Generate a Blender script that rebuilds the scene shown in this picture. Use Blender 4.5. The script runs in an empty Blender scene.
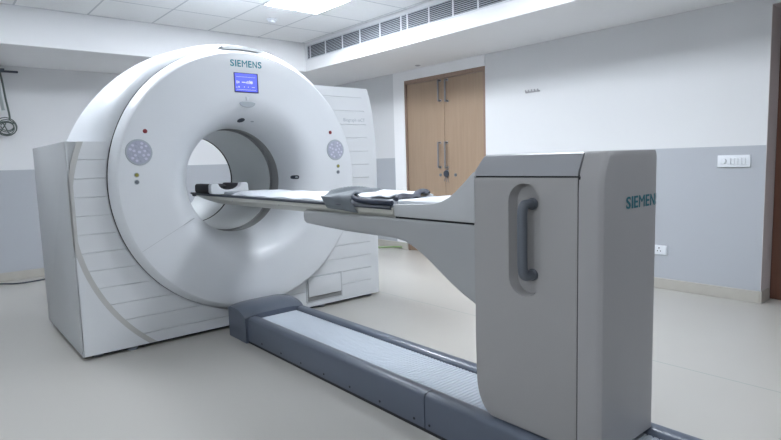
import bpy, bmesh, math, random
from mathutils import Vector, Matrix
random.seed(7)
S = bpy.context.scene
COL = S.collection
PI = math.pi

# ------------------------------------------------------------------ materials
def mat(name, col, rough=0.5, metal=0.0, var=0.03, scale=6.0, bump=0.0, bscale=200, emit=None, estr=0.0, coat=0.0, spec=0.5):
    m = bpy.data.materials.new(name); m.use_nodes = True
    nt = m.node_tree; b = nt.nodes['Principled BSDF']
    b.inputs['Roughness'].default_value = rough; b.inputs['Metallic'].default_value = metal
    b.inputs['Coat Weight'].default_value = coat; b.inputs['Coat Roughness'].default_value = 0.15
    b.inputs['Specular IOR Level'].default_value = spec
    tc = nt.nodes.new('ShaderNodeTexCoord')
    n = nt.nodes.new('ShaderNodeTexNoise'); n.inputs['Scale'].default_value = scale; n.inputs['Detail'].default_value = 4
    nt.links.new(tc.outputs['Object'], n.inputs['Vector'])
    r = nt.nodes.new('ShaderNodeMix'); r.data_type = 'RGBA'
    r.inputs['A'].default_value = (*[c*(1-var) for c in col], 1); r.inputs['B'].default_value = (*[min(1, c*(1+var)) for c in col], 1)
    nt.links.new(n.outputs['Fac'], r.inputs['Factor']); nt.links.new(r.outputs['Result'], b.inputs['Base Color'])
    if bump:
        n2 = nt.nodes.new('ShaderNodeTexNoise'); n2.inputs['Scale'].default_value = bscale
        nt.links.new(tc.outputs['Object'], n2.inputs['Vector'])
        bp = nt.nodes.new('ShaderNodeBump'); bp.inputs['Strength'].default_value = bump; bp.inputs['Distance'].default_value = 0.002
        nt.links.new(n2.outputs['Fac'], bp.inputs['Height']); nt.links.new(bp.outputs['Normal'], b.inputs['Normal'])
    if emit:
        b.inputs['Emission Color'].default_value = (*emit, 1); b.inputs['Emission Strength'].default_value = estr
    m['col'] = r.name
    return m

def math_node(nt, op, a, b=None):
    n = nt.nodes.new('ShaderNodeMath'); n.operation = op
    for i, v in enumerate((a, b)):
        if v is None: continue
        if isinstance(v, (int, float)): n.inputs[i].default_value = v
        else: nt.links.new(v, n.inputs[i])
    return n.outputs[0]

def overlay(m, builder, col):
    """mix a second colour over the base where builder() gives 1"""
    nt = m.node_tree; b = nt.nodes['Principled BSDF']
    src = b.inputs['Base Color'].links[0].from_socket
    g = nt.nodes.new('ShaderNodeNewGeometry'); sp = nt.nodes.new('ShaderNodeSeparateXYZ')
    nt.links.new(g.outputs['Position'], sp.inputs[0])
    f = builder(nt, sp.outputs)
    x = nt.nodes.new('ShaderNodeMix'); x.data_type = 'RGBA'
    nt.links.new(f, x.inputs['Factor']); nt.links.new(src, x.inputs['A']); x.inputs['B'].default_value = (*col, 1)
    nt.links.new(x.outputs['Result'], b.inputs['Base Color'])
    return m

WALLC = (0.705, 0.715, 0.73); GREYC = (0.44, 0.462, 0.50)
def wallmat(name, zline):
    m = mat(name, WALLC, 0.75, var=0.015, scale=2)
    return overlay(m, lambda nt, s: math_node(nt, 'LESS_THAN', s[2], zline), GREYC)
M_wall_r = wallmat('paint_right', 1.235); WALLC = (0.76, 0.77, 0.79)
M_wall_b = wallmat('paint_back', 1.22)
M_white = mat('white_paint', (0.88, 0.885, 0.90), 0.7, var=0.01)
M_floor = mat('vinyl_floor', (0.465, 0.452, 0.425), 0.36, var=0.04, scale=1.3, spec=0.4)
overlay(M_floor, lambda nt, s: math_node(nt, 'LESS_THAN', math_node(nt, 'ABSOLUTE', math_node(nt, 'SUBTRACT', s[0], 3.17)), 0.004), (0.31, 0.35, 0.33))
M_ceil = mat('ceiling_tiles', (0.88, 0.89, 0.90), 0.85, var=0.03, scale=40, bump=0.3)
def grid(nt, s):
    fx = math_node(nt, 'FRACT', math_node(nt, 'DIVIDE', math_node(nt, 'SUBTRACT', s[0], 3.235 - 0.605*20 - 0.009), 0.605))
    fy = math_node(nt, 'FRACT', math_node(nt, 'DIVIDE', math_node(nt, 'SUBTRACT', s[1], 4.88 - 0.635*20 - 0.009), 0.635))
    return math_node(nt, 'MAXIMUM', math_node(nt, 'LESS_THAN', fx, 0.028), math_node(nt, 'LESS_THAN', fy, 0.027))
overlay(M_ceil, grid, (0.60, 0.62, 0.65))
M_skirt = mat('stone_skirting', (0.47, 0.45, 0.41), 0.4, var=0.08, scale=10)
M_reveal = mat('reveal_paint', (0.60, 0.56, 0.56), 0.6)
M_dark = mat('black_gap', (0.012, 0.013, 0.016), 0.6)
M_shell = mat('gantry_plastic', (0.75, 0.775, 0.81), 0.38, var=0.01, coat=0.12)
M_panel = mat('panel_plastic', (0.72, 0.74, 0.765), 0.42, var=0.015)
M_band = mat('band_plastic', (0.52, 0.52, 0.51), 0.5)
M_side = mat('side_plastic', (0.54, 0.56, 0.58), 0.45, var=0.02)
M_tun = mat('tunnel_plastic', (0.66, 0.69, 0.70), 0.3, var=0.02, coat=0.2)
M_ring = mat('scan_window', (0.27, 0.275, 0.28), 0.35, var=0.1, scale=60)
M_box = mat('table_plastic', (0.355, 0.35, 0.35), 0.42, var=0.02, bump=0.15, bscale=500)
M_fair = mat('foot_fairing_plastic', (0.50, 0.515, 0.53), 0.42, var=0.02)
M_box2 = mat('fairing_plastic', (0.38, 0.39, 0.40), 0.42, var=0.02)
M_cover = mat('cover_plastic', (0.365, 0.36, 0.365), 0.4, var=0.02)
M_lid = mat('lid_plastic', (0.32, 0.33, 0.35), 0.4)
M_handle = mat('handle_plastic', (0.12, 0.135, 0.16), 0.35)
M_pull = mat('pull_steel', (0.24, 0.24, 0.26), 0.4, metal=0.6)
M_recess = mat('recess_plastic', (0.33, 0.34, 0.36), 0.4)
M_track = mat('track_enamel', (0.105, 0.125, 0.165), 0.30, var=0.05, scale=8)
M_slat = mat('slat_aluminium', (0.57, 0.62, 0.69), 0.38, metal=0.35)
M_pallet = mat('pallet_shell', (0.52, 0.52, 0.48), 0.3)
M_edge = mat('dark_rubber', (0.035, 0.045, 0.065), 0.5)
M_pad = mat('white_vinyl', (0.74, 0.77, 0.82), 0.45, var=0.02, bump=0.3, bscale=30)
M_sheet = mat('white_sheet', (0.78, 0.81, 0.85), 0.8)
M_gcloth = mat('grey_cloth', (0.14, 0.16, 0.18), 0.75, var=0.15, scale=15)
M_lcloth = mat('pale_grey_cloth', (0.42, 0.45, 0.50), 0.7, var=0.1, scale=12)
M_navy = mat('navy_cloth', (0.018, 0.026, 0.05), 0.7, var=0.2)
M_foam = mat('charcoal_foam', (0.10, 0.10, 0.11), 0.8, var=0.2)
M_teal = mat('teal_ink', (0.0, 0.13, 0.17), 0.5)
M_tealL = mat('teal_ink_bright', (0.02, 0.25, 0.32), 0.5)
M_faint = mat('pale_grey_ink', (0.45, 0.49, 0.53), 0.5)
M_screen = mat('blue_screen', (0.02, 0.02, 0.2), 0.25, emit=(0.10, 0.13, 0.75), estr=1.25)
M_smark = mat('screen_white', (0.5, 0.5, 0.8), 0.3, emit=(0.6, 0.65, 1.0), estr=0.45)
M_bezel = mat('screen_bezel', (0.05, 0.05, 0.16), 0.3)
M_dial = mat('lilac_panel', (0.42, 0.44, 0.54), 0.35, var=0.1, scale=40)
M_btn = mat('pale_buttons', (0.66, 0.66, 0.78), 0.25)
M_btnring = mat('panel_rim', (0.42, 0.46, 0.50), 0.3)
M_red = mat('red_button', (0.25, 0.03, 0.04), 0.4)
M_yel = mat('yellow_button', (0.30, 0.28, 0.06), 0.4)
M_gry = mat('grey_button', (0.16, 0.18, 0.21), 0.35)
M_chrome = mat('brushed_steel', (0.45, 0.45, 0.47), 0.35, metal=0.8)
M_sock = mat('switch_plastic', (0.76, 0.79, 0.83), 0.35)
M_grille = mat('grille_metal', (0.36, 0.39, 0.43), 0.5)
M_duct = mat('duct_dark', (0.05, 0.055, 0.065), 0.8)
M_tube = mat('tube_plastic', (0.10, 0.13, 0.12), 0.4)
M_green = mat('green_rubber', (0.25, 0.38, 0.16), 0.6)
M_clearbag = mat('pale_tube', (0.38, 0.42, 0.42), 0.3)
M_lampf = mat('lamp_frame', (0.75, 0.77, 0.8), 0.5)
M_lamp = mat('lamp_diffuser', (0.9, 0.9, 0.9), 0.5, emit=(0.93, 0.97, 1.0), estr=20.0)

def wood(name, a, b):
    m = mat(name, a, 0.42, var=0.0)
    nt = m.node_tree; bs = nt.nodes['Principled BSDF']
    tc = nt.nodes.new('ShaderNodeTexCoord'); mp = nt.nodes.new('ShaderNodeMapping')
    mp.inputs['Scale'].default_value = (14, 14, 0.7)
    n = nt.nodes.new('ShaderNodeTexNoise'); n.inputs['Scale'].default_value = 3; n.inputs['Detail'].default_value = 6; n.inputs['Distortion'].default_value = 0.6
    r = nt.nodes.new('ShaderNodeMix'); r.data_type = 'RGBA'
    r.inputs['A'].default_value = (*a, 1); r.inputs['B'].default_value = (*b, 1)
    nt.links.new(tc.outputs['Object'], mp.inputs[0]); nt.links.new(mp.outputs[0], n.inputs['Vector'])
    nt.links.new(n.outputs['Fac'], r.inputs['Factor']); nt.links.new(r.outputs['Result'], bs.inputs['Base Color'])
    return m
M_wood = wood('oak_laminate', (0.28, 0.195, 0.135), (0.37, 0.27, 0.19))
M_woodd = wood('teak_frame', (0.22, 0.15, 0.115), (0.32, 0.22, 0.17))
M_wooddd = wood('brown_frame', (0.11, 0.045, 0.03), (0.19, 0.085, 0.055))

# ------------------------------------------------------------------ helpers
ORG = {}
def world_org(o):
    v = Vector((0, 0, 0))
    while o is not None:
        v += Vector(o.location); o = o.parent
    return v
def thing(name, label, cat, loc, group=None):
    o = bpy.data.objects.new(name, None); COL.objects.link(o); o.location = loc
    o.empty_display_size = 0.1
    o['label'] = label; o['category'] = cat
    if group: o['group'] = group
    return o
def tag(o, label, cat, group=None):
    o['label'] = label; o['category'] = cat
    if group: o['group'] = group
    return o
def obj(name, bm, m, parent=None, smooth=40, origin=None, label=None):
    """bm is in world coordinates"""
    bmesh.ops.recalc_face_normals(bm, faces=bm.faces)
    if origin is None:
        if parent is None:
            lo = Vector((min(v.co.x for v in bm.verts), min(v.co.y for v in bm.verts), min(v.co.z for v in bm.verts)))
            hi = Vector((max(v.co.x for v in bm.verts), max(v.co.y for v in bm.verts), max(v.co.z for v in bm.verts)))
            origin = Vector(((lo.x+hi.x)/2, (lo.y+hi.y)/2, lo.z))
        else:
            origin = world_org(parent)
    origin = Vector(origin)
    bmesh.ops.translate(bm, verts=bm.verts, vec=-origin)
    me = bpy.data.meshes.new(name); bm.to_mesh(me); bm.free()
    me.materials.append(m)
    if smooth:
        for p in me.polygons: p.use_smooth = True
        me.set_sharp_from_angle(angle=math.radians(smooth))
    o = bpy.data.objects.new(name, me); COL.objects.link(o)
    if parent is not None:
        o.parent = parent; o.location = origin - world_org(parent)
    else:
        o.location = origin
    if label: o['label'] = label
    return o
def struct(name, bm, m, smooth=0):
    o = obj(name, bm, m, None, smooth, origin=(0, 0, 0)); o['kind'] = 'structure'; return o
def new(): return bmesh.new()
def box(bm, x0, x1, y0, y1, z0, z1, bev=0.0, seg=3):
    r = bmesh.ops.create_cube(bm, size=1)
    vs = r['verts']
    for v in vs:
        v.co = Vector(((x0+x1)/2 + v.co.x*(x1-x0), (y0+y1)/2 + v.co.y*(y1-y0), (z0+z1)/2 + v.co.z*(z1-z0)))
    if bev:
        es = list({e for v in vs for e in v.link_edges})
        bmesh.ops.bevel(bm, geom=es, offset=bev, segments=seg, affect='EDGES', profile=0.5)
    return bm
def mkbox(*a, **k): return box(new(), *a, **k)
def prism(bm, pts, axis, a, b, bev=0, seg=3):
    """pts 2D outline; axis 'x': (y,z) extruded in x; 'y': (x,z); 'z': (x,y)"""
    def P(p, t):
        return {'x': (t, p[0], p[1]), 'y': (p[0], t, p[1]), 'z': (p[0], p[1], t)}[axis]
    A = [bm.verts.new(P(p, a)) for p in pts]; B = [bm.verts.new(P(p, b)) for p in pts]
    n = len(pts); fa = bm.faces.new(A); fb = bm.faces.new(B[::-1])
    for i in range(n): bm.faces.new((A[i], B[i], B[(i+1) % n], A[(i+1) % n]))
    if bev:
        es = list(fa.edges) + list(fb.edges)
        bmesh.ops.recalc_face_normals(bm, faces=bm.faces)
        bmesh.ops.bevel(bm, geom=es, offset=bev, segments=seg, affect='EDGES', profile=0.5)
    return bm
def lathe_y(bm, prof, cx, cz, n=96, a0=0, a1=2*PI):
    """prof: list of (R, y)"""
    full = abs(a1-a0-2*PI) < 1e-6
    m = n if full else n+1
    rings = []
    for R, y in prof:
        rings.append([bm.verts.new((cx+R*math.cos(a0+(a1-a0)*i/n), y, cz+R*math.sin(a0+(a1-a0)*i/n))) for i in range(m)])
    for k in range(len(rings)-1):
        for i in range(n):
            j = (i+1) % m
            bm.faces.new((rings[k][i], rings[k][j], rings[k+1][j], rings[k+1][i]))
    return rings
def disc(bm, c, r, d, axis='y', n=32, bev=0.0, squash=1.0):
    """short cylinder, centre c on its back, thickness d towards -axis"""
    rs = [(r, 0), (r, d-bev), (r-bev, d)] if bev else [(r, 0), (r, d)]
    rings = []
    for R, t in rs:
        ring = []
        for i in range(n):
            a = 2*PI*i/n; u, w = R*math.cos(a), R*math.sin(a)*squash
            p = {'y': (c[0]+u, c[1]-t, c[2]+w), 'x': (c[0]-t, c[1]+u, c[2]+w), 'z': (c[0]+u, c[1]+w, c[2]-t)}[axis]
            ring.append(bm.verts.new(p))
        rings.append(ring)
    for k in range(len(rings)-1):
        for i in range(n): bm.faces.new((rings[k][i], rings[k][(i+1) % n], rings[k+1][(i+1) % n], rings[k+1][i]))
    bm.faces.new(rings[0]); bm.faces.new(rings[-1])
    return bm
def smooth_path(pts, k=6):
    P = [Vector(p) for p in pts]; out = []
    for i in range(len(P)-1):
        p0, p1, p2, p3 = P[max(i-1, 0)], P[i], P[i+1], P[min(i+2, len(P)-1)]
        for j in range(k):
            t = j/k
            out.append(0.5*((2*p1)+(p2-p0)*t+(2*p0-5*p1+4*p2-p3)*t*t+(3*p1-p0-3*p2+p3)*t**3))
    out.append(P[-1]); return out
def tube(bm, pts, r, n=10, k=6):
    P = smooth_path(pts, k) if k > 1 else [Vector(p) for p in pts]
    rings = []; up = Vector((0.13, 0.27, 0.95))
    for i, p in enumerate(P):
        t = (P[min(i+1, len(P)-1)] - P[max(i-1, 0)]).normalized()
        a = t.cross(up)
        if a.length < 0.05: a = t.cross(Vector((1, 0, 0)))
        a.normalize(); b = t.cross(a).normalized()
        if rings:
            pass
        rings.append([bm.verts.new(p + r*(math.cos(2*PI*j/n)*a + math.sin(2*PI*j/n)*b)) for j in range(n)])
    for i in range(len(rings)-1):
        for j in range(n): bm.faces.new((rings[i][j], rings[i][(j+1) % n], rings[i+1][(j+1) % n], rings[i+1][j]))
    bm.faces.new(rings[0]); bm.faces.new(rings[-1])
    return bm
def boolean(bm, cutter):
    """difference, both bmeshes; returns a bmesh"""
    obs = []
    for b in (bm, cutter):
        bmesh.ops.recalc_face_normals(b, faces=b.faces)
        me = bpy.data.meshes.new('tmp'); b.to_mesh(me); b.free()
        o = bpy.data.objects.new('tmp', me); COL.objects.link(o); obs.append(o)
    md = obs[0].modifiers.new('b', 'BOOLEAN'); md.object = obs[1]; md.operation = 'DIFFERENCE'; md.solver = 'EXACT'
    dg = bpy.context.evaluated_depsgraph_get()
    me = bpy.data.meshes.new_from_object(obs[0].evaluated_get(dg))
    r = new(); r.from_mesh(me)
    for o in obs: bpy.data.objects.remove(o)
    return r
def lettering(text, size, mtx, extrude=0.0012, width=None, bold=0.0):
    cu = bpy.data.curves.new('t', 'FONT'); cu.body = text; cu.size = size; cu.extrude = extrude; cu.offset = bold
    cu.align_x = 'LEFT'; cu.space_character = 1.28 if text.isupper() else 1.05; cu.resolution_u = 4
    o = bpy.data.objects.new('t', cu); COL.objects.link(o)
    dg = bpy.context.evaluated_depsgraph_get()
    me = bpy.data.meshes.new_from_object(o.evaluated_get(dg))
    bm = new(); bm.from_mesh(me); bpy.data.objects.remove(o)
    if width:
        x0 = min(v.co.x for v in bm.verts); x1 = max(v.co.x for v in bm.verts)
        for v in bm.verts: v.co.x = (v.co.x-x0)*width/(x1-x0)
    bmesh.ops.transform(bm, matrix=mtx, verts=bm.verts)
    return bm
def caps_word(word, h, width, mtx, extrude, bold):
    """heavy capitals, each letter fitted to its own width"""
    rel = {'S': .84, 'I': .26, 'E': .76, 'M': 1.18, 'N': .96}; gap = .24
    tot = sum(rel[c] for c in word)+gap*(len(word)-1); u = width/tot; x = 0; out = new()
    for c in word:
        b = lettering(c, 1.0, Matrix.Identity(4), 0, None, {'M': .0, 'N': .008}.get(c, .016))
        x0 = min(v.co.x for v in b.verts); x1 = max(v.co.x for v in b.verts); y0 = min(v.co.y for v in b.verts); y1 = max(v.co.y for v in b.verts)
        for v in b.verts: v.co = ((v.co.x-x0)/(x1-x0)*rel[c]*u+x, (v.co.y-y0)/(y1-y0)*h, 0)
        x += (rel[c]+gap)*u
        vs = {v: out.verts.new(v.co) for v in b.verts}
        for f in b.faces:
            out.faces.new([vs[v] for v in f.verts])
        b.free()
    bmesh.ops.recalc_face_normals(out, faces=out.faces)
    r = bmesh.ops.extrude_face_region(out, geom=out.faces[:])
    bmesh.ops.translate(out, verts=[v for v in r['geom'] if isinstance(v, bmesh.types.BMVert)], vec=(0, 0, extrude))
    bmesh.ops.transform(out, matrix=mtx, verts=out.verts)
    return out
def face_neg_y(x, y, z):   # text read by someone looking along +y
    return Matrix.Translation((x, y, z)) @ Matrix.Rotation(PI/2, 4, 'X')

# ------------------------------------------------------------------ room
XR, YB, XL, YF, ZC = 4.963, 7.40, -3.2, -3.0, 2.70
struct('floor', mkbox(XL-.2, XR+.6, YF-.2, YB+.2, -0.1, 0), M_floor)
struct('ceiling', mkbox(XL-.2, XR+.6, YF-.2, YB+.2, ZC, ZC+0.1), M_ceil)
struct('wall_back', mkbox(XL-.2, XR+.2, YB, YB+.2, 0, ZC), M_wall_b)
struct('wall_left', mkbox(XL-.2, XL, YF-.2, YB, 0, ZC), M_wall_r)
struct('wall_front', mkbox(XL, XR+.6, YF-.2, YF, 0, ZC), M_wall_r)
DY0, DY1, DZ = 4.150, 5.505, 2.225
NY0, NY1, NZ = 0.25, 1.40, 2.275
w = new()
box(w, XR, XR+.2, DY1, YB, 0, ZC); box(w, XR, XR+.2, DY0, DY1, DZ, ZC); box(w, XR, XR+.2, NY1, DY0, 0, ZC)
box(w, XR, XR+.2, NY0, NY1, NZ, ZC); box(w, XR, XR+.2, YF, NY0, 0, ZC)
struct('wall_right', w, M_wall_r)
# closing wall behind the recess
struct('trim_6', mkbox(XR+.42, XR+.6, YF, YB, 0, ZC), M_reveal)
w = new(); box(w, XR+.0005, XR+.28, NY1-.003, NY1+.02, 0, NZ); box(w, XR+.0005, XR+.28, NY0, NY1, NZ-.003, NZ+.02)
struct('trim_5', w, M_reveal)
struct('trim_1', mkbox(XL, 3.88, 6.15, YB, 2.35, ZC, bev=0.004, seg=1), M_white)      # beam along the back wall
struct('trim_2', mkbox(3.88, XR, YF, YB, 2.35, ZC, bev=0.004, seg=1), M_white)        # duct box along the right wall
t = new(); box(t, XR-.012, XR, DY1, 5.716, 0.1, 2.349); box(t, XR-.012, XR, DY0-.0, DY1, DZ, 2.349)
struct('trim_3', t, M_white)
t = new(); box(t, XR-.014, XR, NY1, DY0, 0, 0.095, bev=.003, seg=1); box(t, XR-.014, XR, 5.505, YB, 0, 0.095, bev=.003, seg=1)
box(t, XR-.014, XR+.17, NY1-.014, NY1, 0, 0.095, bev=.003, seg=1)
struct('baseboard_right', t, M_skirt)
struct('baseboard_back', mkbox(XL, XR-.014, YB-.014, YB, 0, 0.095, bev=.003, seg=1), M_skirt)

# double door
d = thing('door_1', '', '', (XR+.05, (DY0+DY1)/2, 0)); del d['label']; del d['category']; d['kind'] = 'structure'
f = new(); box(f, XR-.002, XR+.09, DY0, DY0+.03, 0, DZ); box(f, XR-.002, XR+.09, DY1-.03, DY1, 0, DZ); box(f, XR-.002, XR+.09, DY0+.03, DY1-.03, DZ-.05, DZ)
obj('door_frame', f, M_woodd, d, 0)
YM = 4.805
obj('door_leaf', mkbox(XR+.012, XR+.05, DY0+.033, YM-.0025, 0.006, DZ-.053, bev=.002, seg=1), M_wood, d, 0)
obj('door_leaf', mkbox(XR+.012, XR+.05, YM+.0025, DY1-.033, 0.006, DZ-.053, bev=.002, seg=1), M_wood, d, 0)
XD = XR+.012
for y, z0, z1 in ((4.765, 1.09, 1.41), (4.880, 1.095, 1.41), (4.745, 1.89, 2.155), (4.862, 1.905, 2.16)):
    b = new(); tube(b, [(XD-.004, y, z0+.008), (XD-.036, y, z0+.008), (XD-.045, y, z0+.02), (XD-.045, y, (z0+z1)/2), (XD-.045, y, z1-.02), (XD-.036, y, z1-.008), (XD-.004, y, z1-.008)], .0115, 10, 4)
    h = obj('pull_handle', b, M_pull, d)
    for z in (z0+.008, z1-.008): obj('mounting_rose', disc(new(), (XD, y, z), .017, .006, 'x', 20, .002), M_chrome, h)
for y in (4.886, 4.633):
    b = disc(new(), (XD, y, 1.006), .020, .008, 'x', 24, .002); disc(b, (XD-.008, y, 1.006), .010, .012, 'x', 16, .002)
    obj('lock_rose', b, M_gry, d)
obj('lock_plate', mkbox(XD-.004, XD, 4.745, 4.80, 0.99, 1.07, bev=.0015, seg=1), M_chrome, d, 0)
kx = XD-.006
k = thing('key_bunch', 'bunch of dark keys hanging from the lock of the wooden double door', 'keys', (kx-.01, 4.77, 0.93))
b = new(); tube(b, [(kx-.014, 4.77+.022*math.cos(a), 1.02+.022*math.sin(a)) for a in [i*PI/6 for i in range(13)]], .0025, 6, 1); obj('key_ring', b, M_gry, k)
obj('key_fob', disc(new(), (kx-.008, 4.775, 1.022), .042, .012, 'x', 24, .004), M_edge, k)
for i, (dy, tilt) in enumerate(((-.012, -.25), (.0, 0.03), (.014, .3))):
    b = disc(new(), (kx-.002, 4.775+dy, 1.00), .013, .002, 'x', 14); 
    prism(b, [(4.775+dy-.004, .995), (4.775+dy+.004, .995), (4.775+dy+.004+tilt*.1, .915+.01*i), (4.775+dy-.002+tilt*.1, .905+.01*i)], 'x', kx-.004, kx-.002)
    obj('key', b, M_handle, k, 0)

# second door in the recess at the right edge
d = thing('door_2', '', '', (XR+.2, .8, 0)); del d['label']; del d['category']; d['kind'] = 'structure'
f = new(); box(f, XR+.215, XR+.30, NY1-.10, NY1-.004, 0, NZ-.004, bev=.004, seg=1); box(f, XR+.215, XR+.30, NY0, NY0+.09, 0, NZ-.004); box(f, XR+.215, XR+.30, NY0+.09, NY1-.10, NZ-.09, NZ-.004)
obj('door_frame', f, M_wooddd, d, 0)
obj('door_leaf', mkbox(XR+.245, XR+.28, NY0+.092, NY1-.102, .006, NZ-.092), M_wooddd, d, 0)
b = new(); tube(b, [(XR+.245, .45, 1.0), (XR+.19, .45, 1.0), (XR+.19, .57, 1.0)], .01, 10, 3); obj('door_handle', b, M_chrome, d)

# ceiling lights
def ceiling_light(x0, y0, label, cat='ceiling light'):
    x1, y1 = x0+.605, y0+.60
    t = thing('ceiling_light', label, 'ceiling light', ((x0+x1)/2, (y0+y1)/2, ZC-.012), 'square ceiling light panels')
    f = new()
    for a in ((x0, x1, y0, y0+.014), (x0, x1, y1-.014, y1), (x0, x0+.014, y0+.014, y1-.014), (x1-.014, x1, y0+.014, y1-.014)): box(f, *a, ZC-.012, ZC)
    obj('light_frame', f, M_lampf, t, 0)
    obj('diffuser', mkbox(x0+.014, x1-.014, y0+.014, y1-.014, ZC-.008, ZC-.002), M_lamp, t, 0)
    return t
L0 = ceiling_light(2.6275, 4.27, 'square white glowing ceiling light panel above the scanner beside the air grille')
def dup(root, loc, label):
    r = root.copy(); COL.objects.link(r); r.location = loc; r['label'] = label
    for ch in root.children:
        c = ch.copy(); COL.objects.link(c); c.parent = r
    return r
lz = ZC-.012
LAMPS = {}
def set_lamp(root, strength):
    if strength not in LAMPS:
        LAMPS[strength] = mat('lamp_diffuser_bright', (0.9, 0.9, 0.9), 0.5, emit=(0.89, 0.95, 1.02), estr=strength)
    for ch in root.children:
        if ch.name.startswith('diffuser'):
            ch.data = ch.data.copy(); ch.data.materials[0] = LAMPS[strength]
for x, y, e, lb in ((2.93, 2.15, 34.0, 'square ceiling light panel above the patient table end, outside the photo'),
                 (2.93, -.40, 16.0, 'square ceiling light panel right behind the camera, outside the photo'),
                 (1.72, 3.95, 14.0, 'square ceiling light panel directly above the front of the scanner ring, outside the photo'),
                 (.51, 4.57, 20.0, 'square ceiling light panel above the left side of the scanner, outside the photo'),
                 (.51, .50, 7.0, 'square ceiling light panel over the camera position, outside the photo'),
                 (-1.90, 4.0, 4.0, 'square ceiling light panel in the far left corner, outside the photo'),
                 (-1.90, 1.0, 45.0, 'square ceiling light panel over the left part of the room, outside the photo')):
    set_lamp(dup(L0, (x, y, lz), lb), e)
set_lamp(L0, 69.0)

# smoke detector, sprinkler
t = thing('smoke_detector', 'small round white smoke detector on the ceiling tile near the light panel', 'smoke detector', (2.97, 5.32, ZC-.04))
obj('detector_base', disc(new(), (2.97, 5.32, ZC), .055, .015, 'z', 32, .003), M_sock, t)
obj('detector_head', disc(new(), (2.97, 5.32, ZC-.015), .042, .025, 'z', 32, .012), M_sock, t)
t = thing('sprinkler_head', 'tiny flat sprinkler cap under the duct box above the wooden doors', 'sprinkler', (4.80, 5.07, 2.34))
obj('ceiling_rose', disc(new(), (4.80, 5.07, 2.35), .035, .005, 'z', 24, .002), M_chrome, t)
obj('nozzle', disc(new(), (4.80, 5.07, 2.345), .020, .006, 'z', 16, .003), M_chrome, t)

# air grille along the duct box
t = thing('air_grille', 'long grey louvred air conditioning grille set in the white duct box', 'air grille', (3.875, 4.0, 2.49))
GY0, GY1, GZ0, GZ1 = 1.2, 6.08, 2.492, 2.652
obj('duct_backing', mkbox(3.874, 3.8795, GY0, GY1, GZ0, GZ1), M_duct, t, 0)
f = new(); box(f, 3.866, 3.88, GY0-.01, GY1+.01, GZ1-.004, GZ1+.008); box(f, 3.866, 3.88, GY0-.01, GY1+.01, GZ0-.008, GZ0+.004)
divs = [GY1+.004, 6.012, 5.678, 5.33, 4.999, 4.651, 4.317, 4.222, 3.914, 3.601, 3.304, 2.97, 2.64, 2.30, 1.96, 1.60, GY0-.004]
for y in divs: box(f, 3.864, 3.88, y-.006, y+.006, GZ0, GZ1)
obj('grille_frame', f, M_lampf, t, 0)
for k in range(9):
    z = GZ0+.010+k*.0172
    b = new(); prism(b, [(3.874, z+.0075), (3.8655, z-.0010), (3.866, z-.0035), (3.874, z+.0045)], 'y', GY0, GY1)
    obj('louvre', b, M_grille, t, 0)

# wall bits
t = thing('switch_plate', 'wide white switch plate on the grey part of the right wall', 'switch', (XR, 1.617, 1.063))
y0, y1, z0, z1 = 1.500, 1.735, 1.068, 1.165
obj('plate', mkbox(XR-.012, XR, y0, y1, z0, z1, bev=.003, seg=2), M_sock, t)
obj('fan_regulator', disc(new(), (XR-.012, y1-.045, (z0+z1)/2), .022, .012, 'x', 24, .004), M_sock, t)
for i in range(5):
    yy = y1-.088-i*.026
    obj('switch', mkbox(XR-.018, XR-.010, yy-.010, yy+.010, z0+.022, z1-.022, bev=.002, seg=1), M_sock, t)
t = thing('power_socket', 'white three-pin power socket low on the grey right wall', 'socket', (XR, 2.19, .305))
obj('plate', mkbox(XR-.011, XR, 2.115, 2.275, .305, .388, bev=.003, seg=2), M_sock, t)
obj('switch', mkbox(XR-.016, XR-.010, 2.122, 2.142, .325, .368, bev=.002, seg=1), M_sock, t)
for dy, dz, r in ((0, .016, .006), (-.013, -.010, .005), (.013, -.010, .005)):
    obj('pin_hole', disc(new(), (XR-.0105, 2.185+dy, .347+dz), r, .0012, 'x', 14), M_dark, t)
t = thing('wall_bracket', 'small grey metal bracket fixed high on the right wall beside the wooden doors', 'bracket', (XR, 3.515, 1.86))
obj('bracket_rail', mkbox(XR-.012, XR, 3.425, 3.605, 1.862, 1.876, bev=.002, seg=1), M_chrome, t)
for i in range(5):
    y = 3.44+i*.037
    b = new(); tube(b, [(XR-.01, y, 1.872), (XR-.022, y, 1.876), (XR-.024, y, 1.892)], .0075, 8, 3); obj('hook', b, M_chrome, t)

# items at the left edge: hook arm with hanging tubing
t = thing('wall_hook_arm', 'black hook arm sticking out high on the back wall at the left edge', 'hook', (.80, 7.38, 2.26))
b = new(); box(b, .55, .83, 7.30, 7.34, 2.275, 2.305, bev=.004, seg=1); box(b, .70, .95, 7.29, 7.31, 2.262, 2.284, bev=.003, seg=1); obj('arm', b, M_edge, t)
obj('mounting_plate', mkbox(.60, .72, 7.34, 7.40, 2.25, 2.34, bev=.004, seg=1), M_edge, t)
b = new()
tube(b, [(.785, 7.30, 2.27), (.800, 7.29, 2.15), (.812, 7.29, 2.0), (.826, 7.29, 1.88), (.833, 7.29, 1.80), (.83, 7.29, 1.76)], .010, 8)
for k in range(5):
    R = .098 - .010*k; ox = .006*math.sin(k*2.1); c = (.795+ox, 7.29-.012*k+.02, 1.680+.008*math.cos(k*1.7))
    tube(b, [(c[0]+R*math.cos(a), c[1]+.012*math.sin(2*a+k), c[2]+R*math.sin(a)*(1-.06*k)) for a in [i*PI/8 for i in range(17)]], .0052, 6, 1)
tube(b, [(.73, 7.28, 1.62), (.78, 7.26, 1.70), (.80, 7.26, 1.74), (.86, 7.27, 1.72)], .006, 6)
tube(b, [(.82, 7.28, 1.60), (.79, 7.26, 1.66), (.76, 7.26, 1.74)], .006, 6)
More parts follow.
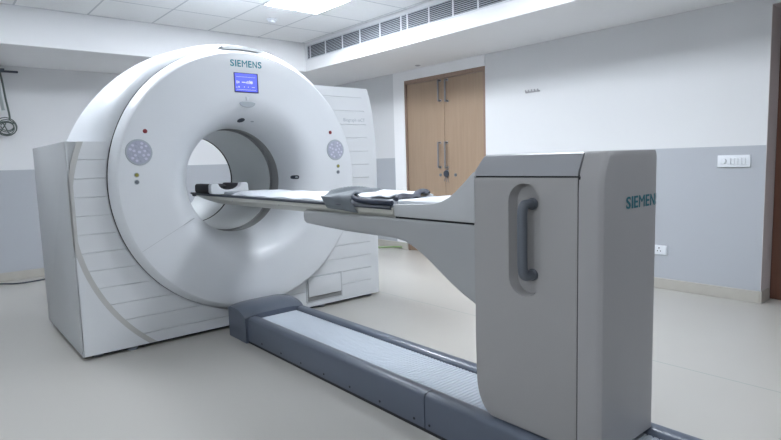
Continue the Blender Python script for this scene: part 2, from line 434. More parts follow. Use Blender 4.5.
tag(obj('coiled_tubing', b, M_tube), 'coiled dark green tubing hanging from the black hook arm on the back wall', 'tubing')
b = new(); tube(b, [(.765, 7.31, 2.27), (.765, 7.30, 2.1), (.775, 7.30, 1.95), (.785, 7.30, 1.86)], .016, 8)
tag(obj('pale_hose', b, M_clearbag), 'pale hose hanging beside the dark tubing under the black hook arm', 'hose')
b = new(); tube(b, [(-.4, 7.36, .008), (.2, 7.30, .008), (.55, 7.24, .008), (.72, 7.10, .008), (.90, 7.10, .008), (1.2, 7.18, .008), (1.9, 7.22, .008)], .0075, 8)
tag(obj('floor_cable', b, M_edge), 'thin black cable lying on the floor along the back wall', 'cable')
b = new(); tube(b, [(4.60, 6.30, .014), (4.74, 6.02, .014), (4.87, 5.88, .012), (4.925, 5.78, .020), (4.935, 5.68, .030), (4.92, 5.60, .035)], .010, 8)
tag(obj('green_hose', b, M_green), 'thin green hose lying along the skirting between the scanner and the wooden doors', 'hose')

# ------------------------------------------------------------------ gantry
CX, CZ = 1.865, 1.085
G = thing('scanner_gantry', 'large white ring-shaped medical scanner with round bore and striped side covers', 'scanner', (CX, 4.4, 0))
YP = 3.85
# hull behind the front disc
HR = [(3.857, 1.085, .945), (3.866, 1.077, .978), (3.90, 1.035, 1.035), (3.95, .995, 1.085), (4.02, .955, 1.130), (4.10, .93, 1.160), (4.20, .915, 1.180), (4.32, .92, 1.165),
      (4.45, .93, 1.12), (4.60, .95, 1.05), (4.80, .99, .93), (4.95, 1.04, .82), (5.0, 1.06, .76)]
b = new(); n = 128; rings = []
for y, cz, R in HR:
    ring = []
    for i in range(n):
        a = 2*PI*i/n; x = CX+R*math.cos(a); z = cz+R*math.sin(a)
        ring.append(b.verts.new((min(max(x, .712), 3.08), y, max(z, .05))))
    rings.append(ring)
rb = [b.verts.new((CX+.42*math.cos(2*PI*i/n), 5.0, CZ+.42*math.sin(2*PI*i/n))) for i in range(n)]; rings.append(rb)
for k in range(len(rings)-1):
    for i in range(n): b.faces.new((rings[k][i], rings[k][(i+1) % n], rings[k+1][(i+1) % n], rings[k+1][i]))
obj('rear_shell', b, M_shell, G, 50)
# seam
b = new(); lathe_y(b, [(.90, 3.846), (.9465, 3.849), (.9465, 3.856), (.90, 3.859)], CX, CZ, 128); obj('shadow_gap_seal', b, M_dark, G)
# front disc with funnel
prof = [(.930, 3.847), (.9425, 3.845), (.9450, 3.838), (.9440, 3.825), (.9160, 3.764), (.9120, 3.758), (.9035, 3.7515), (.897, 3.750), (.80, 3.750), (.72, 3.750), (.66, 3.7505)]
for i in range(0, 17):      # tight quarter-round mouth
    t_ = PI/2*i/16
    prof.append((.610-.214*math.sin(t_), 4.070-.3195*math.cos(t_)))
prof.append((.394, 4.072))
b = new(); lathe_y(b, prof, CX, CZ, 144); obj('front_cover', b, M_shell, G, 22)
b = new(); lathe_y(b, [(.394, 4.072), (.406, 4.074), (.406, 4.205), (.389, 4.207)], CX, CZ, 96); obj('scan_window_ring', b, M_ring, G)
b = new(); lathe_y(b, [(.389, 4.207), (.386, 4.22), (.386, 4.90), (.386, 4.93)], CX, CZ, 96); obj('bore_tunnel', b, M_tun, G)
b = new(); lathe_y(b, [(.386, 4.93), (.384, 4.935), (.384, 4.955), (.389, 4.96)], CX, CZ, 96); obj('bore_end_seal', b, M_dark, G)
b = new(); lathe_y(b, [(.389, 4.96), (.395, 4.985), (.42, 5.0)], CX, CZ, 96); obj('rear_bore_lip', b, M_tun, G)
# lower liner reaching back under the table tip
b = new(); rings = lathe_y(b, [(.392, 4.955), (.392, 5.75), (.404, 5.75), (.404, 5.0)], CX, CZ, 40, math.radians(205), math.radians(335))
obj('lower_liner', b, M_tun, G)

def seam_dx(z, R=.9520):
    q = R*R-(z-CZ)**2
    return math.sqrt(q) if q > 0 else 0.0
def arc_x(z, R): return CX-math.sqrt(max(R*R-(z-.93)**2, 0))
ZT, ZB = 1.373, .026
# left block (behind the face plates) and right block
def circ_pts(a0, a1, R=.955, n=30): return [(CX+R*math.cos(a0+(a1-a0)*i/n), CZ+R*math.sin(a0+(a1-a0)*i/n)) for i in range(n+1)]
aL = math.atan2(ZT-CZ, -math.sqrt(.955**2-(ZT-CZ)**2)); 
pl = [(.712, ZB), (.712, ZT-.004)] + circ_pts(aL, 1.5*PI)[0:] + [(CX, ZB)]
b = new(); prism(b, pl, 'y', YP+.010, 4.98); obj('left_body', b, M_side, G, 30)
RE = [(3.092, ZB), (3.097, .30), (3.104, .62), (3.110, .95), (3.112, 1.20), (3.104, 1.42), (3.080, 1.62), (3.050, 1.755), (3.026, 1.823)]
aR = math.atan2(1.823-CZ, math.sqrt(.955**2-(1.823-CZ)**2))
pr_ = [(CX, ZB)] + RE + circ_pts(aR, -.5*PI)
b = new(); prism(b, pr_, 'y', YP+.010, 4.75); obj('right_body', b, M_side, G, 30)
def re_x(z):
    for (xa, za), (xb, zb) in zip(RE, RE[1:]):
        if za <= z <= zb: return xa+(xb-xa)*(z-za)/(zb-za)
    return RE[-1][0]
# groove profile of the striped cover plates
def zsamples(lo, hi, grooves, hw=.0035):
    zs = [(lo, 0), (hi, 0)]
    for g in grooves:
        if lo+.01 < g < hi-.01: zs += [(g-hw, 0), (g-hw*.4, 1), (g+hw*.4, 1), (g+hw, 0)]
    z = lo
    while z < hi:
        if all(abs(z-g) > hw*1.5 for g in grooves) and z > lo+.004: zs.append((z, 0))
        z += .02
    return sorted(zs)
gl = [ZT-.112-.116*k for k in range(12)]
gr = [1.823-.082-.113*k for k in range(17)]
def plate(bm, rows, dep=.006, back=.012):
    """rows: (z, x0, x1, groove) -> face plate at YP with grooves and a returned edge"""
    F = []
    for z, xa, xb, g in rows:
        y = YP + (dep if g else 0)
        F.append([bm.verts.new((xa, YP+back, z)), bm.verts.new((xa, y, z)), bm.verts.new((xb, y, z)), bm.verts.new((xb, YP+back, z))])
    for A, B in zip(F, F[1:]):
        for i in range(3): bm.faces.new((A[i], A[i+1], B[i+1], B[i]))
    for A in (F[0], F[-1]): bm.faces.new(A)
    return bm
# left striped plate
rows = []
for z, g in zsamples(ZB, ZT, gl):
    xo = max(arc_x(z, 1.150), .728)
    xi = CX-seam_dx(z) if seam_dx(z) > 0 else CX+.02
    rows.append((z, xo, xi, g))
obj('striped_cover', plate(new(), rows), M_panel, G, 25)
# curved band
rows = [(z, max(arc_x(z, 1.182), .700), max(arc_x(z, 1.150), .728), 0) for z, g in zsamples(ZB, ZT, [])]
b = plate(new(), rows); 
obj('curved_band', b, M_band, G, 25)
# corner panel outside of the band
rows = [(z, .700, arc_x(z, 1.182), 0) for z in [ZB+(.66-ZB)*i/24 for i in range(25)] if arc_x(z, 1.182) > .7005]
obj('corner_cover', plate(new(), rows), M_panel, G, 25)
# left side cover
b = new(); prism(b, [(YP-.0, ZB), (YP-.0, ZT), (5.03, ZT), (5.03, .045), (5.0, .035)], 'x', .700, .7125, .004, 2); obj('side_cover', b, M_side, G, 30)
obj('top_ledge', mkbox(.702, .96, YP+.001, 4.98, ZT-.006, ZT), M_side, G, 0)
# right striped plate
rows = []
for z, g in zsamples(ZB, 1.821, gr):
    xi = CX+seam_dx(z) if seam_dx(z) > 0 else CX-.02
    rows.append((z, xi, re_x(z)-.085, g))
obj('striped_cover', plate(new(), rows), M_panel, G, 25)
rows = [(z, re_x(z)-.085, re_x(z)+.004, 0) for z, g in zsamples(ZB, 1.821, [])]
obj('edge_cover', plate(new(), rows), M_panel, G, 25)
# lower drawer on the right plate
dr = obj('drawer_recess', mkbox(2.335, 2.695, YP-.004, YP+.002, .062, .278, bev=.003, seg=1), M_side, G, 0)
obj('drawer_slot_shadow', mkbox(2.350, 2.682, YP-.0055, YP, .074, .118), M_ring, dr, 0)  # dark grey strip colours in the shadow below the drawer front
obj('drawer_front', mkbox(2.350, 2.672, YP-.020, YP-.003, .112, .266, bev=.006, seg=2), M_panel, dr)
# plinth and feet
b = new(); box(b, .76, 3.05, 3.90, 4.70, .002, .028); obj('plinth', b, M_dark, G, 0)
for x, y in ((.80, 4.90), (.80, 3.92), (1.0, 3.89), (2.50, 3.90), (3.02, 3.92), (3.0, 4.6)):
    b = disc(new(), (x, y, .02), .035, .02, 'z', 20, .003); box(b, x-.018, x+.018, y-.018, y+.018, .014, .04)
    obj('levelling_foot', b, M_gry, G)
# controls
def controls(cx):
    s = 1 if cx > CX else -1
    yf = 3.750
    base = disc(new(), (cx, yf+.001, 1.301), .083, .006, 'y', 48, .003)
    p = obj('control_panel', base, M_btnring, G, origin=(cx, yf, 1.301))
    obj('keypad_disc', disc(new(), (cx, yf-.004, 1.301), .073, .003, 'y', 48, .001), M_dial, p)
    for r, n_, br in ((.057, 12, .0105), (.033, 7, .0105), (0.0, 1, .012)):
        for i in range(n_):
            a = 2*PI*i/n_ + .2
            obj('button', disc(new(), (cx+r*math.cos(a), yf-.0065, 1.301+r*math.sin(a)), br, .003, 'y', 3 + (i*5) % 4 + 3, .0015, .8), M_btn if (i*7+n_) % 3 else M_dial, p, 30)
controls(1.096); controls(2.610)
for x, z, r, m in ((1.143, 1.434, .014, M_red), (2.567, 1.440, .014, M_red), (1.072, 1.157, .016, M_yel), (1.070, 1.112, .016, M_gry), (2.631, 1.170, .016, M_yel), (2.629, 1.122, .016, M_gry)):
    o = obj('push_button', disc(new(), (x, 3.751, z), r, .004, 'y', 28, .001), M_btnring if m is not M_red else m, G)
    obj('button_cap', disc(new(), (x, 3.7475, z), r*.72, .005, 'y', 24, .002), m, o)
# display
sc = obj('display', mkbox(1.769, 1.954, 3.7455, 3.752, 1.714, 1.852, bev=.002, seg=1), M_bezel, G, 0, label='blue backlit display')
obj('screen', mkbox(1.775, 1.943, 3.7440, 3.7460, 1.722, 1.846), M_screen, sc, 0)
b = new()
def mk(x0, x1, z0, z1): box(b, x0, x1, 3.7434, 3.7441, z0, z1)
for x0, x1, z0, z1 in ((1.785, 1.792, 1.775, 1.795), (1.798, 1.806, 1.778, 1.792), (1.825, 1.852, 1.782, 1.789), (1.856, 1.862, 1.778, 1.792), (1.868, 1.876, 1.776, 1.796), (1.882, 1.888, 1.776, 1.800),
                       (1.783, 1.788, 1.745, 1.752), (1.797, 1.806, 1.747, 1.757), (1.84, 1.846, 1.750, 1.756), (1.87, 1.875, 1.750, 1.756), (1.90, 1.925, 1.752, 1.755), (1.785, 1.93, 1.733, 1.735), (1.785, 1.93, 1.822, 1.8235)): mk(x0, x1, z0, z1)
disc(b, (1.899, 3.7441, 1.787), .011, .0007, 'y', 16)
obj('screen_marks', b, M_smark, sc, 0)
obj('lettering', caps_word('SIEMENS', .046, .240, face_neg_y(1.748, 3.7500, 1.893), .0018, 0), M_tealL, G, 0, label='teal capital lettering')
# emblem lens under the display
lens = [(1.862+.062*math.cos(a), 1.640+(.030*math.sin(a) if math.sin(a) < 0 else .012*math.sin(a))) for a in [2*PI*i/32 for i in range(32)]]
o = obj('indicator_plate', prism(new(), lens, 'y', 3.752, 3.7475, .002, 1), M_btnring, G, 30)
obj('indicator_cap', mkbox(1.851, 1.873, 3.7445, 3.750, 1.660, 1.688, bev=.004, seg=2), M_sock, G)
# bore marker clip (black) and small grey mark; lies on the funnel
def funnel_y(R):
    ps = [p for p in prof if p[0] <= .66]
    for (Ra, ya), (Rb, yb) in zip(ps, ps[1:]):
        if Rb <= R <= Ra: return ya+(yb-ya)*(Ra-R)/(Ra-Rb)
    return 3.75
def on_funnel(ang, R, u, w, h, m, name, n=24, shape=1.0):
    """rounded pad following the funnel: u along tangent, w radial"""
    b = new(); ring = []
    top = []; bot = []
    for i in range(n):
        a = 2*PI*i/n
        du = u*math.copysign(abs(math.cos(a))**shape, math.cos(a)); dr = w*math.copysign(abs(math.sin(a))**shape, math.sin(a))
        RR = R+dr; aa = ang+du/R
        x, z, y = CX+RR*math.cos(aa), CZ+RR*math.sin(aa), funnel_y(RR)
        top.append(b.verts.new((x, y-h, z))); bot.append(b.verts.new((x, y+.01, z)))
    b.faces.new(top)
    for i in range(n): b.faces.new((top[i], top[(i+1) % n], bot[(i+1) % n], bot[i]))
    return obj(name, b, m, G, 30)
on_funnel(math.radians(90.5), .443, .027, .014, .006, M_edge, 'laser_aperture')
on_funnel(math.radians(79), .444, .012, .004, .005, M_btnring, 'bore_mark')
on_funnel(math.radians(1.0), .437, .015, .017, .005, M_edge, 'sensor_window', 24, .6)
on_funnel(math.radians(1.0), .443, .007, .006, .007, M_btnring, 'sensor_lens', 16)
obj('lettering', lettering('Biograph mCT', .040, face_neg_y(2.775, YP-.0008, 1.540), .0006, .225, .0), M_faint, G, 0, label='pale grey lettering')
# flat cap piece at the top of the rim
b = new(); lathe_y(b, [(.93, 3.872), (.9600, 3.868), (.9600, 3.795), (.935, 3.785)], CX, CZ, 24, math.radians(80), math.radians(99)); obj('top_cap', b, M_side, G)
# fine joint line on lower left of the disc
for a in (math.radians(208),):
    c, s = math.cos(a), math.sin(a)
    b = new()
    for R0, R1 in ((.50, .90),):
        p0 = Vector((CX+R0*c, 3.7495, CZ+R0*s)); p1 = Vector((CX+R1*c, 3.7490, CZ+R1*s)); nn = Vector((-s, 0, c))*.0012
        vs = [b.verts.new(p) for p in (p0-nn, p1-nn, p1+nn, p0+nn)]; b.faces.new(vs)
        r = bmesh.ops.extrude_face_region(b, geom=b.faces[:]); bmesh.ops.translate(b, verts=[v for v in r['geom'] if isinstance(v, bmesh.types.BMVert)], vec=(0, .004, 0))
    obj('cover_joint', b, M_side, G, 0)

# ------------------------------------------------------------------ floor track
T = thing('table_track', 'long blue-grey floor track with ribbed metal top running to the scanner', 'track', (1.85, 1.9, 0))
def rail_prof(s):   # s=+1 : left rail; mirrored about x=1.85
    p = [(1.620, .014), (1.620, .154), (1.626, .168), (1.640, .175), (1.676, .176), (1.698, .168), (1.704, .155), (1.704, .014)]
    return p if s > 0 else [(3.70-max(x, 1.638), z) for x, z in p if x != 1.626]
TY0 = .25
for s in (1, -1):
    for ya, yb in ((TY0, 1.717), (1.723, 3.445)):
        obj('side_rail', prism(new(), rail_prof(s), 'y', ya, yb), M_track, T, 50)
# slatted top
b = new(); y = TY0; rows = []
while y < 3.44:
    for dy, z in ((0, .150), (.003, .1545), (.016, .1545), (.019, .150)): rows.append((y+dy, z))
    y += .022
prev = None
for yy, z in rows:
    cur = (b.verts.new((1.703, yy, z)), b.verts.new((1.997, yy, z)))
    if prev: b.faces.new((prev[0], prev[1], cur[1], cur[0]))
    prev = cur
obj('ribbed_top', b, M_slat, T, 20)
obj('base_gap_shade', mkbox(1.6185, 2.0635, TY0+.02, 3.44, 0, .0135), M_dark, T, 0)  # black strip paints in the shaded gap between rails and floor
for y in (3.246, 2.997, 2.764, 2.523, 2.281, 2.035, 1.789, 1.690, 1.40):
    obj('screw', disc(new(), (1.620, y, .038), .006, .002, 'x', 14), M_dark, T)
# end cap
b = new(); prof2 = [(3.70, .0), (3.70, .205), (3.67, .214), (3.60, .216), (3.54, .211), (3.50, .202), (3.465, .188), (3.437, .168), (3.437, .0)]
nx = 14; rings = []
for i in range(nx+1):
    t_ = -1+2*i/nx; x = 1.832 + .230*math.sin(t_*PI/2)
    sc_ = max(1-abs(x-1.832)**4/.23**4, 0)
    rings.append([b.verts.new((x, y, z + (.022*sc_ if z > .1 else 0))) for y, z in prof2])
for A, B in zip(rings, rings[1:]):
    for j in range(len(prof2)): k = (j+1) % len(prof2); b.faces.new((A[j], A[k], B[k], B[j]))
b.faces.new(rings[0]); b.faces.new(rings[-1])
obj('end_cap', b, M_track, T, 35)

# ------------------------------------------------------------------ patient table
P = thing('patient_table', 'grey patient table with tall pedestal and long cantilevered arm reaching into the scanner', 'patient table', (1.85, 1.2, .17))
X0, X1 = 1.655, 2.036
ZP = .181
# pedestal body
yb_ = 1.448; R_ = .10
out = [(.998, ZP), (1.358, ZP)] + [(1.358+.087*math.sin(a), ZP+.15-.15*math.cos(a)) for a in [PI/2*i/8 for i in range(1, 9)]] + [(yb_, .45), (yb_, 1.118), (yb_-.008, 1.126), (.998, 1.126)]
body = new(); prism(body, out, 'x', X0, X1, .004, 2)
def stadium(cy, z0, z1, hw, n=12):
    p = []
    for i in range(n+1): a = PI*i/n; p.append((cy+hw*math.cos(a), z1-hw+hw*math.sin(a)))
    for i in range(n+1): a = PI+PI*i/n; p.append((cy+hw*math.cos(a), z0+hw+hw*math.sin(a)))
    return p
cut = new()
so = stadium(1.213, .688, 1.108, .072); si = stadium(1.207, .700, 1.098, .058)
A = [cut.verts.new((X0-.01, y, z)) for y, z in so]; B = [cut.verts.new((X0+.034, y, z)) for y, z in si]
nn = len(so); cut.faces.new(A); cut.faces.new(B)
for i in range(nn): cut.faces.new((A[i], A[(i+1) % nn], B[(i+1) % nn], B[i]))
body = boolean(body, cut)
pb = obj('pedestal_body', body, M_box, P, 35)
# lid
def lid_ring(b, z, ins, x0, x1, y0, y1): return [b.verts.new(p) for p in ((x0+ins, y0, z), (x0+ins, y1-ins*.75, z), (x1-.002, y1-ins*.75, z), (x1-.002, y0, z))]
b = new(); rs = [lid_ring(b, z, i_, X0, X1, .998, yb_) for z, i_ in ((1.132, .001), (1.150, .005), (1.196, .030), (1.206, .036), (1.212, .048))]
for A, B in zip(rs, rs[1:]):
    for j in range(4): b.faces.new((A[j], A[(j+1) % 4], B[(j+1) % 4], B[j]))
b.faces.new(rs[0]); b.faces.new(rs[-1]); obj('pedestal_lid', b, M_lid, P, 30)
obj('lid_seam', mkbox(X0+.004, X1-.004, .996, yb_-.006, 1.124, 1.134), M_dark, P, 0)
# end cover
CR = .030
def plan(ins):
    a = X0+ins; c = X1
    p = [(a, .994), (a, .932), (a+.003, .922), (a+.012, .911), (a+.030, .906), (a+.12, .904), ((a+c)/2, .903), (c-CR-.04, .903)]
    for i in range(7): t_ = PI/2*i/6; p.append((c-CR+CR*math.sin(t_), .903+CR-CR*math.cos(t_)))
    return p + [(c, .994)]
b = new(); rs = []
for z, ins in ((ZP, .003), (ZP+.01, .0), (ZP+.15, 0), (1.08, 0), (1.12, .003), (1.15, .011), (1.19, .030), (1.204, .038), (1.211, .048)):
    rs.append([b.verts.new((x, y + (0 if z < 1.2 else (z-1.2)*.5), z)) for x, y in plan(ins)])
n_ = len(rs[0])
for A, B in zip(rs, rs[1:]):
    for j in range(n_): b.faces.new((A[j], A[(j+1) % n_], B[(j+1) % n_], B[j]))
b.faces.new(rs[0]); b.faces.new(rs[-1]); obj('end_cover', b, M_cover, P, 28)
obj('cover_seam', mkbox(X0+.003, X1-.003, .990, .9985, ZP+.002, 1.13), M_dark, P, 0)
lt = caps_word('SIEMENS', .041, .243, face_neg_y(1.796, .9028, 1.016), .0012, 0)
bmesh.ops.subdivide_edges(lt, edges=[e for e in lt.edges if abs(e.verts[0].co.x-e.verts[1].co.x) > .004 and max(v.co.x for v in e.verts) > X1-CR], cuts=4)
for v in lt.verts:      # the last letter wraps round the cover's corner
    q = v.co.x-(X1-CR)
    if q > 0:
        off = .903-v.co.y; t_ = min(q/CR, PI/2); ex = max(q-CR*PI/2, 0)
        v.co.x = X1-CR+(CR+off)*math.sin(t_); v.co.y = .903+CR-(CR+off)*math.cos(t_)+ex
obj('lettering', lt, M_teal, P, 0, label='dark teal capital lettering')
obj('slide_skirt', mkbox(1.715, 1.985, .95, 1.36, .156, ZP+.004), M_dark, P, 0)
# handle
hb = new(); xf = X0+.034; xb = X0-.016
tube(hb, [(xf-.002, 1.197, 1.030), (xf-.030, 1.199, 1.030), (xb+.006, 1.204, 1.026), (xb, 1.206, 1.005), (xb, 1.207, .95), (xb, 1.207, .85), (xb, 1.206, .795), (xb+.006, 1.204, .774), (xf-.030, 1.199, .770), (xf-.002, 1.197, .770)], .0185, 16, 4)
h = obj('grab_handle', hb, M_handle, P)
for z in (1.030, .770): obj('handle_mount', disc(new(), (xf, 1.197, z), .022, .010, 'x', 24, .003), M_handle, h)
# lower arm
lo = [(2.722, .872), (2.700, .862), (2.50, .853), (2.323, .846), (2.057, .843), (1.93, .841), (1.868, .833), (1.808, .811), (1.755, .785), (1.705, .757), (1.640, .715), (1.589, .683), (1.52, .645), (1.440, .610)]
arm = [(1.440, .940), (2.705, .938), (2.728, .930), (2.731, .90)] + lo
b = new(); prism(b, arm, 'x', X0+.002, X1-.002, .016, 4); obj('lower_arm', b, M_box2, P, 40)
obj('arm_seam', mkbox(X0+.010, X1-.010, 1.445, 1.93, .936, .948), M_dark, P, 0)
# fairing
fa = [(1.438, .946), (1.928, .946), (1.930, .995), (1.918, 1.002), (1.725, 1.009), (1.670, 1.015), (1.626, 1.025), (1.585, 1.043), (1.549, 1.066), (1.508, 1.098), (1.475, 1.126), (1.455, 1.143), (1.438, 1.148)]
b = new(); prism(b, fa, 'x', X0, X1, .004, 2); obj('foot_fairing', b, M_fair, P, 40)
obj('lit_top_slab', mkbox(X0+.018, X1-.018, 1.60, 1.925, 1.002, 1.021, bev=.007, seg=3), M_pad, P, label='white slab standing in for the lit fairing top')  # white slab added on the fairing; its colour carries the light from above
# pallet: U-section tongue
def sec(y):
    # taper of tip near the scanner
    t_ = max(0, (y-3.95)/.55); hw = .205*(1-.25*t_*t_); zb = .912+.040*t_**1.3; zt = .986
    p = []
    for i in range(13):
        u = -1+2*i/12; p.append((1.853+hw*u, zt-.012*(1-u*u)))
    for i in range(13):
        u = 1-2*i/12; p.append((1.853+hw*.985*u, zb+.045*abs(u)**5))
    return p
b = new(); rs = []
for y in [1.932, 1.94]+[2.0+.1*i for i in range(20)]+[4.0, 4.1, 4.2, 4.3, 4.38, 4.44, 4.48]:
    rs.append([b.verts.new((x, y, z)) for x, z in sec(y)])
n_ = len(rs[0])
for A, B in zip(rs, rs[1:]):
    for j in range(n_): b.faces.new((A[j], A[(j+1) % n_], B[(j+1) % n_], B[j]))
b.faces.new(rs[0]); b.faces.new(rs[-1]); obj('table_top', b, M_pallet, P, 45)
for s in (-1, 1):
    b = new(); x = 1.853+s*.205
    tube(b, [(x, 1.94, .984), (x, 2.6, .986), (x, 3.9, .987), (x-s*.004, 4.2, .987), (x-s*.045, 4.49, .985)], .0085, 8, 5); obj('edge_rail', b, M_edge, P)
b = new(); box(b, 1.70, 2.01, 4.46, 4.50, .960, .990, bev=.006, seg=2); obj('tip_bumper', b, M_edge, P)
for y in (3.63, 2.98): obj('rivet', disc(new(), (1.6485, y, .956), .006, .002, 'x', 12), M_chrome, P)

# ------------------------------------------------------------------ things on the table
def sheet(name, x0, x1, y0, y1, zf, m, nx=28, ny=40, th=.012, parent=None, edge=.0):
    b = new(); top = []; bot = []
    for j in range(ny+1):
        rt, rbm = [], []
        for i in range(nx+1):
            u, v = i/nx, j/ny
            x = x0+(x1-x0)*u; y = y0+(y1-y0)*v
            x += edge*math.sin(v*17)*(1 if u > .5 else -1)*abs(2*u-1)**4
            z = zf(x, y, u, v)
            rt.append(b.verts.new((x, y, z))); rbm.append(b.verts.new((x, y, z-th)))
        top.append(rt); bot.append(rbm)
    for j in range(ny):
        for i in range(nx):
            b.faces.new((top[j][i], top[j][i+1], top[j+1][i+1], top[j+1][i])); b.faces.new((bot[j][i], bot[j+1][i], bot[j+1][i+1], bot[j][i+1]))
    for j in range(ny):
        b.faces.new((top[j][0], top[j+1][0], bot[j+1][0], bot[j][0])); b.faces.new((top[j][nx], bot[j][nx], bot[j+1][nx], top[j+1][nx]))
    for i in range(nx):
        b.faces.new((top[0][i], bot[0][i], bot[0][i+1], top[0][i+1])); b.faces.new((top[ny][i], top[ny][i+1], bot[ny][i+1], bot[ny][i]))
    return b
def dome(u, p=4): return 1-abs(2*u-1)**p
b = sheet('m', 1.664, 2.045, 2.44, 3.68, lambda x, y, u, v: 1.000+.018*dome(u, 6)*min(1, dome(v, 30)*3)+.0035*math.sin(y*23+x*9)*math.sin(x*31), M_pad, th=.022, ny=60)
tag(obj('mattress_pad', b, M_pad, None, 60), 'long white mattress pad lying on the table between grey cloth and headrest', 'mattress')
b = sheet('m', 1.668, 2.04, 1.945, 2.42, lambda x, y, u, v: .998+.020*dome(u, 6)*min(1, dome(v, 20)*2)+.003*math.sin(y*40+x*20), M_sheet, th=.02, ny=24)
tag(obj('foot_cushion', b, M_lcloth, None, 60), 'pale grey cushion at the foot end of the table beside the pedestal fairing', 'cushion')
# folded grey cloth draped over the near edge
b = new(); nx, nyy = 26, 20; g = []
for j in range(nyy+1):
    row = []
    v = j/nyy
    for i in range(nx+1):
        u = i/nx
        y = 2.185+.27*v + .02*math.sin(u*5) + .30*u - .06*u*v
        if u < .16:
            x = 1.638 - .003*math.sin(v*9); z = .968+ (u/.16)*(.058) - .012*(1-v)
        else:
            s_ = (u-.16)/.84; x = 1.640+.40*s_; z = 1.022+.034*abs(math.sin(s_*PI*.95))**.6*(.62+.38*math.sin(v*4.4+s_*7)) + .009*math.sin(v*17+s_*13)*min(1, s_*4)
        row.append((x, y, z))
    g.append(row)
T1 = [[b.verts.new(p) for p in r] for r in g]; T2 = [[b.verts.new((p[0]+.007, p[1], p[2]-.007)) for p in r] for r in g]
for j in range(nyy):
    for i in range(nx):
        b.faces.new((T1[j][i], T1[j][i+1], T1[j+1][i+1], T1[j+1][i])); b.faces.new((T2[j][i], T2[j+1][i], T2[j+1][i+1], T2[j][i+1]))
for j in range(nyy):
    b.faces.new((T1[j][0], T1[j+1][0], T2[j+1][0], T2[j][0])); b.faces.new((T1[j][nx], T2[j][nx], T2[j+1][nx], T1[j+1][nx]))
for i in range(nx):
    b.faces.new((T1[0][i], T2[0][i], T2[0][i+1], T1[0][i+1])); b.faces.new((T1[nyy][i], T1[nyy][i+1], T2[nyy][i+1], T2[nyy][i]))
tag(obj('folded_cloth', b, M_gcloth, None, 60), 'folded dark grey cloth draped across the middle of the patient table', 'cloth')
# navy roll along near edge
b = new(); pts = [(1.653, 1.94, 1.0065), (1.653, 2.08, 1.0070), (1.654, 2.16, 1.008), (1.659, 2.22, 1.014), (1.673, 2.26, 1.022)]
tube(b, pts, .0125, 12, 6)
tag(obj('rolled_strap', b, M_navy, None, 60), 'navy rolled strap along the near table edge beside the grey cloth', 'strap')
# crumpled navy strap across foot end
b = new(); pts = [(1.70, 1.965, 1.022), (1.76, 1.985, 1.034), (1.82, 1.97, 1.028), (1.88, 2.01, 1.040), (1.94, 2.03, 1.046), (2.0, 2.07, 1.040), (2.03, 2.10, 1.026)]
Q = smooth_path(pts, 6); rs = []
for i, p in enumerate(Q):
    w_ = .034+.006*math.sin(i*.9); h_ = .008
    rs.append([b.verts.new((p.x-w_*.25, p.y-w_, p.z-h_+.006*math.sin(i*.7))), b.verts.new((p.x-w_*.05, p.y-w_*.3, p.z+h_)), b.verts.new((p.x+w_*.1, p.y+w_*.4, p.z+h_*1.2)), b.verts.new((p.x+w_*.25, p.y+w_, p.z-h_)), b.verts.new((p.x, p.y, p.z-h_*1.4))])
for A, B in zip(rs, rs[1:]):
    for j in range(5): b.faces.new((A[j], A[(j+1) % 5], B[(j+1) % 5], B[j]))
b.faces.new(rs[0]); b.faces.new(rs[-1])
tag(obj('crumpled_strap', b, M_navy, None, 60), 'crumpled navy strap lying across the foot cushion near the pedestal', 'strap')
# pale cloth over the cushion
b = sheet('m', 1.72, 2.02, 2.04, 2.30, lambda x, y, u, v: 1.028+.016*math.sin(u*PI)*(.5+.5*v)+.006*math.sin(u*11+v*7), M_lcloth, th=.006, nx=20, ny=16, edge=.01)
tag(obj('pale_towel', b, M_sheet, None, 60), 'pale rumpled towel lying between the dark grey cloth and navy strap', 'towel')
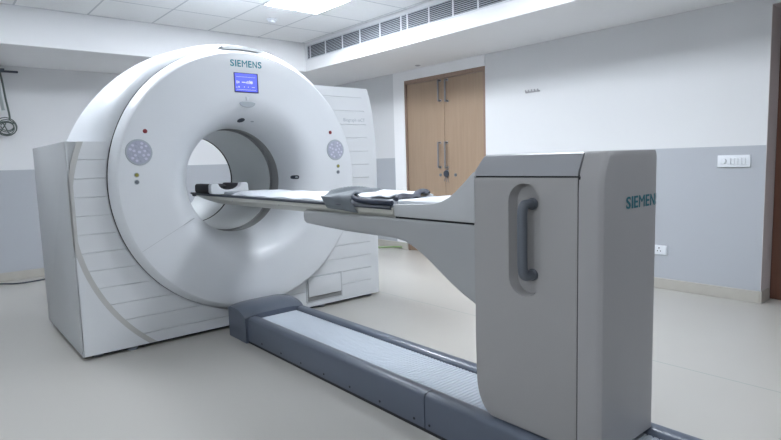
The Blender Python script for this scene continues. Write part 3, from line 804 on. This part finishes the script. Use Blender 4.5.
# headrest
H = thing('head_holder', 'charcoal U-shaped head holder with white covered rim inside the scanner bore', 'headrest', (1.81, 4.2, .99))
def usection(b, y0, y1, xa, xb, zb, zt, wall, sag, n=9):
    """U trough along y: outer box-ish, inner rounded hollow"""
    xm = (xa+xb)/2; hi = (xb-xa)/2-wall
    pts = [(xa+.012, zb), (xa, zb+.02), (xa+.002, zt-.014), (xa+.010, zt-.003), (xa+.022, zt), (xm-hi-.006, zt)]
    for i in range(n+1):
        a = PI+PI*i/n
        pts.append((xm+hi*math.cos(a), zt-.006+sag*math.sin(a)))
    pts += [(xm+hi+.006, zt), (xb-.022, zt), (xb-.010, zt-.003), (xb-.002, zt-.014), (xb, zb+.02), (xb-.012, zb)]
    return prism(b, pts, 'y', y0, y1, .005, 2)
obj('foam_cradle', usection(new(), 4.07, 4.36, 1.672, 1.960, .989, 1.064, .055, .050), M_foam, H, 50)
obj('white_cover', usection(new(), 4.02, 4.075, 1.664, 1.966, .987, 1.068, .062, .046), M_sheet, H, 50, label='white cloth cover over the front rim')
hc = new(); bmesh.ops.create_uvsphere(hc, u_segments=20, v_segments=12, radius=1)
for v in hc.verts: v.co = (1.815+.085*v.co.x, 4.30+.10*v.co.y, 1.040+.020*v.co.z)
obj('head_cushion', hc, M_foam, H, 60)
nk = new(); box(nk, 1.69, 1.94, 3.70, 3.86, .990, 1.012, bev=.009, seg=3); obj('neck_pad', nk, M_lcloth, H, 60, label='blue-grey neck pad')

# ------------------------------------------------------------------ camera, world, view
f_px, yaw, pitch, roll = 556.786, 0.702399926, -0.105969505, -0.0296183640
fwd = Vector((math.sin(yaw)*math.cos(pitch), math.cos(yaw)*math.cos(pitch), math.sin(pitch)))
r0 = fwd.cross(Vector((0, 0, 1))).normalized(); u0 = r0.cross(fwd)
r = math.cos(roll)*r0 + math.sin(roll)*u0; u = -math.sin(roll)*r0 + math.cos(roll)*u0
cam = bpy.data.cameras.new('camera'); co = bpy.data.objects.new('camera', cam); COL.objects.link(co)
co.matrix_world = Matrix(((r.x, u.x, -fwd.x, 0), (r.y, u.y, -fwd.y, 0), (r.z, u.z, -fwd.z, 1.2), (0, 0, 0, 1)))
cam.sensor_fit = 'HORIZONTAL'; cam.sensor_width = 36; cam.lens = 36*f_px/781; cam.clip_start = .05
S.camera = co
wd = bpy.data.worlds.new('world'); S.world = wd; wd.use_nodes = True
wd.node_tree.nodes['Background'].inputs[0].default_value = (.6, .7, .85, 1); wd.node_tree.nodes['Background'].inputs[1].default_value = .3
S.view_settings.view_transform = 'Standard'; S.view_settings.look = 'None'; S.view_settings.gamma = 1; S.view_settings.use_curve_mapping = False
S.view_settings.exposure = 0.33
